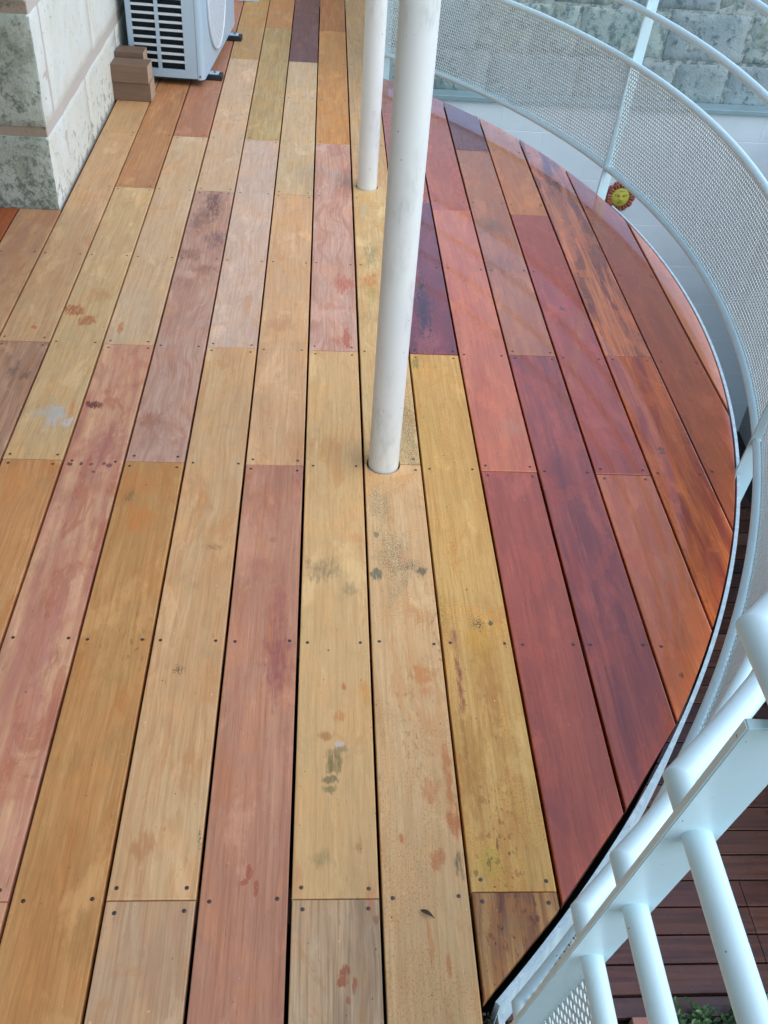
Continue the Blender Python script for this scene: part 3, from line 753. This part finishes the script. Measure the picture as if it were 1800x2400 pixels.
rn_v = lambda z: np.interp(z, [0, .1, .5, .67, .85, 1.02], [3.150, 3.153, 3.197, 3.222, 3.243, 3.25])
LB = 3.13*(abs(phin(.3)) - abs(PB))
def f_near(s, z, off):
    t = s/LB                                   # 0 at upright, 1 at the near corner
    rn = rn_v(z); pn = -np.arccos((XS - CX)/rn); ph = PB + (pn - PB)*t
    tt = np.clip(t, 0, 1); tt = tt*tt*(3-2*tt); q = 3.139 + (rn - 3.13)*tt + off
    return np.stack([CX + q*np.cos(ph), CY + q*np.sin(ph), z], 1)
def f_far(s, z, off):
    ph = s/3.13; q = 3.139 + off; return np.stack([CX + q*np.cos(ph), CY + q*np.sin(ph), z], 1)
perf('perforated_panel', f_bar, 0.0, 1.46, 12, 0.0058)
perf('perforated_panel', f_near, 0.01, LB - 0.004, 12, 0.0058)
perf('perforated_panel', f_far, 3.13*PB + 0.008, 3.13*PA - 0.008, 6, 0.0064)
perf('perforated_panel', f_far, 3.13*PA + 0.008, 3.13*phif(.3) - 0.006, 6, 0.0064)
perf('perforated_panel', f_str, 5.14, 6.58, 6, 0.0064)

# ---------------------------------------------------------------- stone wall on the left
sw = tag(empty('stone_wall', (-0.92, 3.39, 0)), 'pale cut stone wall corner with pinkish mortar and a mossy shaded end', 'wall')
def under(o, par):
    o.parent = par; o.location = Vector(o.location) - Vector(par.location); return o
def rough_block(name, lo, hi, par, mats, amp=0.006, cell=0.035, seed=0, pick=None, bev=0.008):
    """a cut stone: grid-subdivided box, faces displaced a little"""
    bm = bmesh.new(); add_box(bm, lo, hi)
    bmesh.ops.bevel(bm, geom=list(bm.edges), offset=bev, segments=1, affect='EDGES')
    size = max(hi[i]-lo[i] for i in range(3)); cuts = 0
    es = [e for e in bm.edges if e.calc_length() > cell*2]
    bmesh.ops.subdivide_edges(bm, edges=es, cuts=max(1, min(9, int(size/cell/2))), use_grid_fill=True)
    from mathutils import noise as mn
    for v in bm.verts:
        p = v.co + Vector((seed*1.7, seed*0.9, 0))
        v.co += Vector((mn.noise(p*7), mn.noise(p*7 + Vector((9, 0, 0))), mn.noise(p*7 + Vector((0, 9, 0)))))*amp + Vector((mn.noise(p*28), mn.noise(p*28 + Vector((5, 0, 0))), mn.noise(p*28 + Vector((0, 5, 0)))))*amp*0.5
    bmesh.ops.recalc_face_normals(bm, faces=bm.faces)
    me = bpy.data.meshes.new(name); bm.to_mesh(me); bm.free()
    for m in mats: me.materials.append(m)
    me.polygons.foreach_set('use_smooth', [True]*len(me.polygons))
    if pick:
        for p in me.polygons: p.material_index = pick(p)
    o = bpy.data.objects.new(name, me); COL.objects.link(o); return under(o, par)
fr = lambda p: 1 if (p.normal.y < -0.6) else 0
XW, YW = -0.908, 3.39
box_m = box('mortar', (-2.2, YW + 0.010, -0.02), (XW - 0.0025, 6.78, 5.0), None, M_mortar); under(box_m, sw)
box_f = box('mortar', (-2.2, YW + 0.002, -0.02), (XW - 0.004, YW + 0.0095, 5.0), None, M_mortar_brown); under(box_f, sw)
beds = [-0.01, 0.272, 0.662, 1.0, 1.36, 1.72, 2.06, 2.4, 2.8, 3.2, 3.6, 4.0, 4.5, 5.0]
sides = [[3.385, 4.05, 4.745, 5.5, 6.2, 6.78], [3.385, 3.525, 4.255, 4.95, 5.7, 6.4, 6.78], [3.385, 3.95, 4.7, 5.4, 6.1, 6.78], [3.385, 3.6, 4.3, 5.1, 5.9, 6.78]]
fronts = [[-0.915, -1.45, -2.15], [-0.915, -1.62, -2.15], [-0.915, -1.3, -1.8, -2.15], [-0.915, -1.55, -2.15]]
sd_ = 0
for k in range(len(beds)-1):
    z0, z1 = beds[k] + (0.017 if k else 0), beds[k+1] - 0.017
    ss = sides[k % 4]; ff = fronts[k % 4]
    for i in range(len(ss)-1):
        sd_ += 1
        y0, y1 = ss[i] + (0.008 if i else 0), ss[i+1] - 0.009
        xl = ff[1] + 0.012 if i == 0 else XW - 0.22
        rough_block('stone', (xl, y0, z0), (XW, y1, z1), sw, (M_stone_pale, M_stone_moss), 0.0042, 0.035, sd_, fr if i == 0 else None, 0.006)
    for i in range(1, len(ff)-1):
        sd_ += 1
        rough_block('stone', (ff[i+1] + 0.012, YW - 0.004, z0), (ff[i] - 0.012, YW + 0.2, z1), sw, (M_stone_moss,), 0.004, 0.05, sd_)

# ---------------------------------------------------------------- the house beside the deck
tag(box('house_wall', (-2.45, -4.0, -3.4), (-2.21, 6.9, 5.0), None, M_house, 0.004), 'rendered house wall along the left side of the deck, mostly out of the picture', 'wall')
# the floor above, carried by the round posts: it keeps the rain off the left part of the deck
tag(box('upper_balcony', (-2.205, -1.3, 2.6), (0.31, 6.9, 2.78), None, M_ceiling, 0.004), 'flat pale balcony floor overhead carried by the round posts, out of the picture', 'balcony')
# ---------------------------------------------------------------- block wall across the yard
bw = tag(empty('block_wall', (1.8, 6.8, -3.3)), 'pale painted block wall with thin joints and blue-green capping across the yard', 'wall')
under(box('joint_bed', (-0.6, 6.8018, -3.34), (5.2, 7.0, -0.635), None, M_joint), bw)
zt = -0.64; k = 0; zs_ = [-0.64, -0.825, -1.15, -1.47, -1.79, -2.11, -2.43, -2.735, -3.04, -3.34]
for k in range(len(zs_)-1):
    x = -0.6 + (0.3 if k % 2 else 0.0); first = True
    xs = [-0.6] + [q for q in np.arange(-0.6 + (0.31 if k % 2 else 0.62), 5.19, 0.62)] + [5.2]
    for i in range(len(xs)-1):
        under(box('block', (xs[i] + 0.0008, 6.80, zs_[k+1] + 0.0032), (xs[i+1] - 0.0008, 6.85, zs_[k] - 0.0032), None, M_block, 0.0007, seg=1), bw)
under(box('capping', (-0.6, 6.775, -0.637), (5.2, 6.905, -0.605), None, M_zinc, 0.003), bw)
gw = tag(empty('old_stone_wall', (1.8, 6.91, -0.6)), 'old weathered grey-green stone wall rising above the pale block wall', 'wall')
under(box('mortar', (-0.6, 6.912, -0.72), (5.2, 7.25, 0.62), None, M_rub_mortar), gw)
rz = -0.63; rw = random.Random(21); row = 0
while rz < 0.55:
    h = rw.uniform(0.27, 0.36); x = -0.6 + rw.uniform(0, .3)
    while x < 5.1:
        wd = rw.uniform(0.36, 0.68)
        mt = M_rubble_dark if (row == 0 and rw.random() < .75) or rw.random() < 0.22 else M_rubble
        rough_block('stone', (x + 0.010, 6.909 + rw.uniform(-.002, .001), rz + 0.009), (min(x + wd, 5.2) - 0.010, 7.1, min(rz + h, 0.62) - 0.010), gw, (mt,), 0.007, 0.045, rw.uniform(0, 50), None, 0.005)
        x += wd
    rz += h; row += 1
sdw = tag(box('side_wall', (0, 0, 0), (0.2, 4.9, 2.62), None, M_grey, 0.004), 'plain grey rendered wall at the right side of the lower terrace', 'wall')
sdw.location = (3.50, 2.0, -3.33); sdw.rotation_euler = (0, 0, R(-3.0)); 

# ---------------------------------------------------------------- sun face plaque
def sun_plaque():
    t = tag(empty('sun_plaque', (2.215, 6.80, -1.255)), 'round terracotta sun plaque with a yellow face hung on the pale wall', 'wall ornament')
    bm = bmesh.new(); n = 24
    for k in range(n):     # curled rays, two layers
        for lay in range(2):
            a = 2*math.pi*(k + 0.5*lay)/n; r0, r1 = 0.068, (0.118 if lay == 0 else 0.106)
            y = -0.010 - 0.010*lay; wd = 0.0125
            tw = 0.10 if k % 2 else -0.02
            def P(r, s, yy): return (r*math.cos(a + tw*(r-r0)/0.05) - s*math.sin(a), yy, r*math.sin(a + tw*(r-r0)/0.05) + s*math.cos(a))
            q = [P(r0, -wd*.7, y), P(r0, wd*.7, y), P(r0+.03, wd, y-.003), P(r1-.008, wd*.6, y-.002), P(r1, 0, y+.004), P(r1-.008, -wd*.6, y-.002), P(r0+.03, -wd, y-.003)]
            rid = [P(r0, 0, y-.009), P(r0+.03, 0, y-.012), P(r1-.008, 0, y-.007)]
            v = [bm.verts.new(p) for p in q]; m = [bm.verts.new(p) for p in rid]; bk = [bm.verts.new((p[0], 0, p[2])) for p in q]
            for f in ((v[1], v[2], m[1], m[0]), (v[2], v[3], m[2], m[1]), (v[3], v[4], m[2]), (v[4], v[5], m[2]), (v[5], v[6], m[1], m[2]), (v[6], v[0], m[0], m[1])): bm.faces.new(f)
            for i in range(7): bm.faces.new((v[i], v[(i+1) % 7], bk[(i+1) % 7], bk[i]))
    o = bm_obj('ray_ring', bm, t, M_terra)
    bm = bmesh.new()
    bmesh.ops.create_uvsphere(bm, u_segments=32, v_segments=16, radius=1)
    from mathutils import noise as mn
    for v in bm.verts:
        x, y, z = v.co
        g = lambda cx, cz, sx, sz, am: am*math.exp(-((x-cx)/sx)**2 - ((z-cz)/sz)**2)
        d = 0.0
        if y < 0:
            d = g(0, -.05, .10, .30, .25) + g(0, -.22, .17, .10, .15) + g(.38, -.18, .25, .2, .08) + g(-.38, -.18, .25, .2, .08) + g(0, -.48, .25, .06, .10) + g(0, -.58, .2, .05, .06) - g(.3, .12, .16, .08, .10) - g(-.3, .12, .16, .08, .10) + g(.3, .28, .25, .06, .08) + g(-.3, .28, .25, .06, .08)
        v.co = Vector((x*0.072, -0.012 + y*0.017 - d*0.030, z*0.078))
    bm_obj('face', bm, t, M_yellow, smooth=True)
    def stroke(name, pts, r):
        tube(name, pts, r, t, M_face, 8)
    yf = lambda x, z: -0.0135 - 0.017*math.sqrt(max(0, 1-(x/.072)**2-(z/.078)**2))
    for s in (-1, 1):
        stroke('eyebrow', [(s*x, yf(x, z)-.003, z) for x, z in ((.008,.014),(.018,.019),(.032,.021),(.046,.017))], 0.0017)
        stroke('eye', [(s*x, yf(x, z)-.0015, z) for x, z in ((.012,.008),(.020,.0095),(.030,.008))], 0.0022)
        stroke('nostril', [(s*.0035, -.0475, -.019), (s*.008, -.043, -.018)], 0.002)
    stroke('mouth', [(x, yf(x, z)-.005, z) for x, z in ((-.018,-.038),(-.008,-.0365),(0,-.038),(.008,-.0365),(.018,-.038))], 0.0024)
    stroke('brow_line', [(x, yf(x, z)-.001, z) for x, z in ((-.02,.045),(0,.047),(.02,.045))], 0.0012)
sun_plaque()

# ---------------------------------------------------------------- outdoor unit
def outdoor_unit():
    A = R(-4.0)
    t = tag(empty('outdoor_unit', (-0.865, 4.815, 0.0), A), 'white air conditioner outdoor unit standing on the deck against the stone wall', 'air conditioner')
    Wd, L, H, z0 = 0.34, 0.96, 0.66, 0.035
    # casing as panels so that the side grille is really open
    def pb(name, lo, hi, mat, bev=0.0, par=t): return box(name, lo, hi, par, mat, bev)
    x1, x2, x3, x4 = 0.022, 0.128, 0.144, 0.252
    pitch = 0.0336; zb = z0 + 0.036; rows = 15; zt_ = zb + rows*pitch
    bm = bmesh.new()
    add_box(bm, (0, 0, z0), (x1, 0.012, H)); add_box(bm, (x2, 0, zb), (x3, 0.012, zt_))
    add_box(bm, (x4, 0, z0), (Wd-0.032, 0.012, H)); add_box(bm, (x1, 0, z0), (x4, 0.012, zb-0.0001)); add_box(bm, (x1, 0, zt_+.0001), (x4, 0.012, H))
    bm_obj('end_panel', bm, t, M_ac)
    for k in range(1, rows):
        for a, b_ in ((x1, x2), (x3, x4)):
            box('louvre', (a, 0.001, zb + k*pitch - 0.0055), (b_, 0.0115, zb + k*pitch + 0.0045), t, M_acgrille, 0.001, seg=1)
    # coil fins behind
    bm = bmesh.new(); add_box(bm, (x1-.01, 0.035, z0+.01), (x4+.01, 0.05, H-.02))
    for k in range(46):
        x = x1 + k*(x4-x1)/46; add_box(bm, (x, 0.026, z0+.01), (x+.0012, 0.0349, H-.02))
    bm_obj('coil', bm, t, M_acdark)
    # front shell: rounded corner and fan side, with a real opening
    bm = bmesh.new(); prof = [(Wd-0.0305, 0.0)]
    for k in range(7):
        a = -math.pi/2 + k*math.pi/12; prof.append((Wd-0.025 + 0.025*math.cos(a), 0.025 + 0.025*math.sin(a)))
    lo = [bm.verts.new((x, y, z0-.004)) for x, y in prof]; hi = [bm.verts.new((x, y, H)) for x, y in prof]
    for i in range(len(prof)-1): bm.faces.new((lo[i], lo[i+1], hi[i+1], hi[i]))
    # fan side plane with circular hole
    cy, cz, rf = 0.40, 0.325, 0.245; n = 48
    def edgept(a):
        dy, dz = math.cos(a), math.sin(a); tt = min(((L - cy) if dy > 0 else (cy - 0.025))/max(abs(dy), 1e-6), ((H - cz) if dz > 0 else (cz - z0 + .004))/max(abs(dz), 1e-6))
        return (Wd, cy + dy*tt, cz + dz*tt)
    angs = sorted([2*math.pi*k/n for k in range(n)] + [math.atan2(zz, yy) % (2*math.pi) for yy, zz in ((L-cy, H-cz), (-(cy-.025), H-cz), (-(cy-.025), -(cz-z0+.004)), (L-cy, -(cz-z0+.004)))])
    vo = [bm.verts.new(edgept(a)) for a in angs]; vi = [bm.verts.new((Wd, cy + rf*math.cos(a), cz + rf*math.sin(a))) for a in angs]
    for i in range(len(angs)):
        j = (i+1) % len(angs); bm.faces.new((vo[i], vo[j], vi[j], vi[i]))
    bm_obj('front_shell', bm, t, M_ac, smooth=False)
    box('core', (0.0, 0.06, z0), (Wd-0.06, L, H-0.01), t, M_acdark); box('top_cover', (-0.004, -0.004, H+.0005), (Wd+.004, L+.004, H+0.014), t, M_ac, 0.004)
    box('back_panel', (-0.006, 0.0125, z0), (-0.0005, L, H), t, M_ac)
    box('rear_panel', (0, L+.0005, z0), (Wd, L + 0.006, H), t, M_ac)
    box('base_tray', (0.004, 0.004, z0-0.008), (Wd-.004, L, z0-0.0045), t, M_acdark)
    # fan grille
    g = empty('fan_grille', (Wd, cy, cz), 0, t)
    ring = [(0.006, (rf+.004)*math.cos(a), (rf+.004)*math.sin(a)) for a in np.linspace(0, 2*math.pi, 49)]
    tube('grille_rim', ring, 0.007, g, M_acgrille, 10)
    bm = bmesh.new()
    k = -rf + 0.010
    while k < rf - 0.006:
        hw = math.sqrt(rf*rf - k*k); add_box(bm, (0.0, -hw, k), (0.008, hw, k + 0.0075)); k += 0.0125
    bm_obj('slats', bm, g, M_acgrille)['kind'] = 'stuff'
    box('spoke', (-0.004, -0.006, -rf), (-0.0005, 0.006, rf), g, M_acgrille)
    # feet
    for y in (0.14, 0.80):
        f = box('foot', (0.02, y-0.03, -0.002), (Wd + 0.062, y+0.03, 0.024), t, M_rubber, 0.004)
        br = box('bracket', (Wd-0.03, y-0.022, 0.0245), (Wd+0.045, y+0.022, 0.0285), f, M_ac, 0.001)
        tube('bolt', [(Wd+0.025, y, 0.0287), (Wd+0.025, y, 0.036)], 0.006, f, M_screw, 6)
    # small blue triangle printed on the end panel
    bm = bmesh.new(); add_ = [bm.verts.new(p) for p in ((0.062, -0.0006, z0+.008), (0.077, -0.0006, z0+.008), (0.064, -0.0006, z0+.026))]; bm.faces.new(add_)
    bm_obj('triangle_mark', bm, t, M_bluemark)
    for (x, z) in ((Wd-.02, z0+.012),): tube('screw', [(x, 0.004, z), (x, -0.0015, z)], 0.005, t, M_screw, 8)
outdoor_unit()

# ---------------------------------------------------------------- wood offcuts
def offcut(x, y, z, L, D, H, rz, label):
    t = bpy.data.meshes.new('wood_offcut'); bm = bmesh.new(); add_box(bm, (0, 0, 0), (L, D, H))
    bmesh.ops.bevel(bm, geom=list(bm.edges), offset=0.0015, segments=1, affect='EDGES'); bmesh.ops.recalc_face_normals(bm, faces=bm.faces); bm.normal_update()
    for f in bm.faces: f.material_index = 1 if abs(f.normal.x) > 0.8 else 0
    bm.to_mesh(t); bm.free(); t.materials.append(M_cutA); t.materials.append(M_cutB)
    o = bpy.data.objects.new('wood_offcut', t); COL.objects.link(o); o.location = (x, y, z); o.rotation_euler = (0, 0, R(rz))
    return tag(o, label, 'wood block', 'wood offcuts stacked by the stone wall')
offcut(-0.912, 4.560, 0.0, 0.170, 0.11, 0.082, -1.5, 'bottom wood offcut of the little stack beside the white outdoor unit')
offcut(-0.908, 4.548, 0.0825, 0.163, 0.10, 0.075, -3, 'upper front wood offcut with a pale cut end, on top of the stack')
offcut(-0.905, 4.674, 0.0, 0.125, 0.09, 0.176, -2, 'taller wood offcut standing behind the two stacked ones, beside the white outdoor unit')
wb = tag(box('low_white_box', (-0.62, 6.375, 0.0), (-0.365, 6.76, 0.32), None, M_wb, 0.004), 'low pale blue-white box at the far end of the deck behind the outdoor unit', 'box')

# ---------------------------------------------------------------- lower terrace, soil, plants
ld = tag(empty('lower_deck', (2.2, 4.4, -3.3)), kind='structure')
rw = random.Random(5); y = 1.985
under(box('border_board', (0.2, 1.885, -3.345), (4.2, 1.978, -3.315), None, M_low[4], 0.002), ld)
shared = {}
while y < 6.79:
    x = -1.2; joints = sorted([rw.choice([1.49, 2.37, 1.95, 2.9, 0.9]), 3.55])
    xs = [-1.2, joints[0], 3.5 if y > 5 else 4.6]
    for i in range(len(xs)-1):
        ln = xs[i+1] - xs[i]; k = rw.choice([0, 0, 1, 1, 2, 4, 0, 3 if y > 2.6 else 1])
        key = (round(ln, 3), k)
        if key not in shared:
            bm = bmesh.new(); add_box(bm, (0.0015, 0.003, -0.021), (ln - 0.0015, 0.142, 0)); bmesh.ops.bevel(bm, geom=list(bm.edges), offset=0.0015, segments=1, affect='EDGES')
            me = bpy.data.meshes.new('plank'); bmesh.ops.recalc_face_normals(bm, faces=bm.faces); bm.to_mesh(me); bm.free(); me.materials.append(M_low[k]); shared[key] = me
        o = bpy.data.objects.new('plank', shared[key]); COL.objects.link(o); o.location = (xs[i], y, -3.3 + rw.uniform(-.001, .001)); under(o, ld)
    y += 0.1492
under(box('underlay', (-1.2, 1.99, -3.40), (4.6, 6.78, -3.335), None, M_dark), ld)
gd = tag(pyd('ground', [(-40, -40, -3.42), (40, -40, -3.42), (40, 40, -3.42), (-40, 40, -3.42)], [(0, 1, 2, 3)], None, M_soil), kind='structure')
def shrub(loc, label, n, rad, hgt, sd):
    t = tag(empty('shrub', loc), label, 'plant'); q = random.Random(sd)
    bm = bmesh.new(); bs = bmesh.new()
    for s in range(n):
        a = q.uniform(0, 6.28); tip = Vector((math.cos(a)*q.uniform(.2, 1)*rad, math.sin(a)*q.uniform(.2, 1)*rad, q.uniform(.45, 1)*hgt))
        vs, fs = tube_mesh([(0, 0, 0), tip*0.5 + Vector((0, 0, .02)), tip], 0.0025, 5)
        v = [bs.verts.new(p) for p in vs]
        for f in fs: bs.faces.new([v[i] for i in f])
        for k in range(15):
            u = q.uniform(.25, 1.02); p = tip*u + Vector((q.uniform(-.02, .02), q.uniform(-.02, .02), q.uniform(-.01, .02)))
            l = q.uniform(.022, .045); wdt = l*.55; az = q.uniform(0, 6.28); el = q.uniform(-.3, .6)
            d = Vector((math.cos(az)*math.cos(el), math.sin(az)*math.cos(el), math.sin(el))); sdv = d.cross(Vector((0, 0, 1))).normalized()*wdt/2; up = Vector((0, 0, 1))
            pts = [p, p + d*l*.3 + sdv*.9 + up*.002, p + d*l*.65 + sdv, p + d*l - up*.004, p + d*l*.65 - sdv, p + d*l*.3 - sdv*.9 + up*.002]
            mid = bm.verts.new(p + d*l*.55 - up*.004)
            vv = [bm.verts.new(x) for x in pts]
            for i in range(6): bm.faces.new((vv[i], vv[(i+1) % 6], mid))
    bm_obj('leaves', bm, t, M_leaf)['kind'] = 'stuff'; bm_obj('stems', bs, t, M_stem)['kind'] = 'stuff'
shrub((1.90, 1.80, -3.42), 'leafy green plant between the second and third rails at the bottom edge', 30, 0.17, 0.26, 1)
shrub((2.13, 1.83, -3.42), 'taller upright green plant just left of the rightmost thick rail', 26, 0.13, 0.38, 2)
tag(box('brick', (1.60, 1.80, -3.42), (1.70, 1.87, -3.27), None, M_brick, 0.004), 'pink brick standing on end in the dark soil below the railing', 'brick')

# moss and litter in the corner of the deck edge
def clump(name, c, ext, n, size, mat, sd):
    q = random.Random(sd); bm = bmesh.new()
    for k in range(n):
        p = Vector((c[0] + q.uniform(-1, 1)*ext[0], c[1] + q.uniform(-1, 1)*ext[1], c[2] + q.uniform(-1, 1)*ext[2])); s = size*q.uniform(.5, 1.3)
        d1 = Vector((q.gauss(0, 1), q.gauss(0, 1), q.gauss(0, 1))).normalized()*s; d2 = d1.cross(Vector((q.gauss(0, 1), q.gauss(0, 1), q.gauss(0, 1)))).normalized()*s*.5
        v = [bm.verts.new(x) for x in (p - d1, p + d2, p + d1, p - d2)]; bm.faces.new(v)
    return bm_obj(name, bm, None, mat)
tag(clump('moss', (0.3435, 0.50, -0.03), (0.008, 0.10, 0.02), 1400, 0.0022, M_moss, 3), 'strip of green moss growing between the white edge strips', 'moss', kind='stuff')
tag(clump('leaf_litter', (0.3115, 0.50, -0.045), (0.008, 0.12, 0.022), 420, 0.005, M_debris, 4), 'grey dead leaf litter caught in the dark gap beside the deck', 'litter', kind='stuff')
# dry leaf
def dry_leaf():
    bm = bmesh.new(); n = 9; L_ = 0.026
    vs = []
    for i in range(n+1):
        u = i/n; w_ = 0.0035*math.sin(math.pi*min(1, u*1.05)**0.8) + 0.0003; z = 0.0012 + 0.0045*math.sin(u*math.pi)
        vs.append([bm.verts.new((u*L_, -w_, z + .0012)), bm.verts.new((u*L_, 0, z)), bm.verts.new((u*L_, w_, z + .0014))])
    for a, b_ in zip(vs, vs[1:]):
        for k in range(2): bm.faces.new((a[k], b_[k], b_[k+1], a[k+1]))
    o = bm_obj('dry_leaf', bm, None, M_twig, (0.214, 0.768, 0.0005)); o.rotation_euler = (0, 0, R(-32)); o.scale = (1, 1, 1)
    tag(o, 'small curled dark dry leaf lying on the pale plank near the curved edge', 'leaf')
dry_leaf()
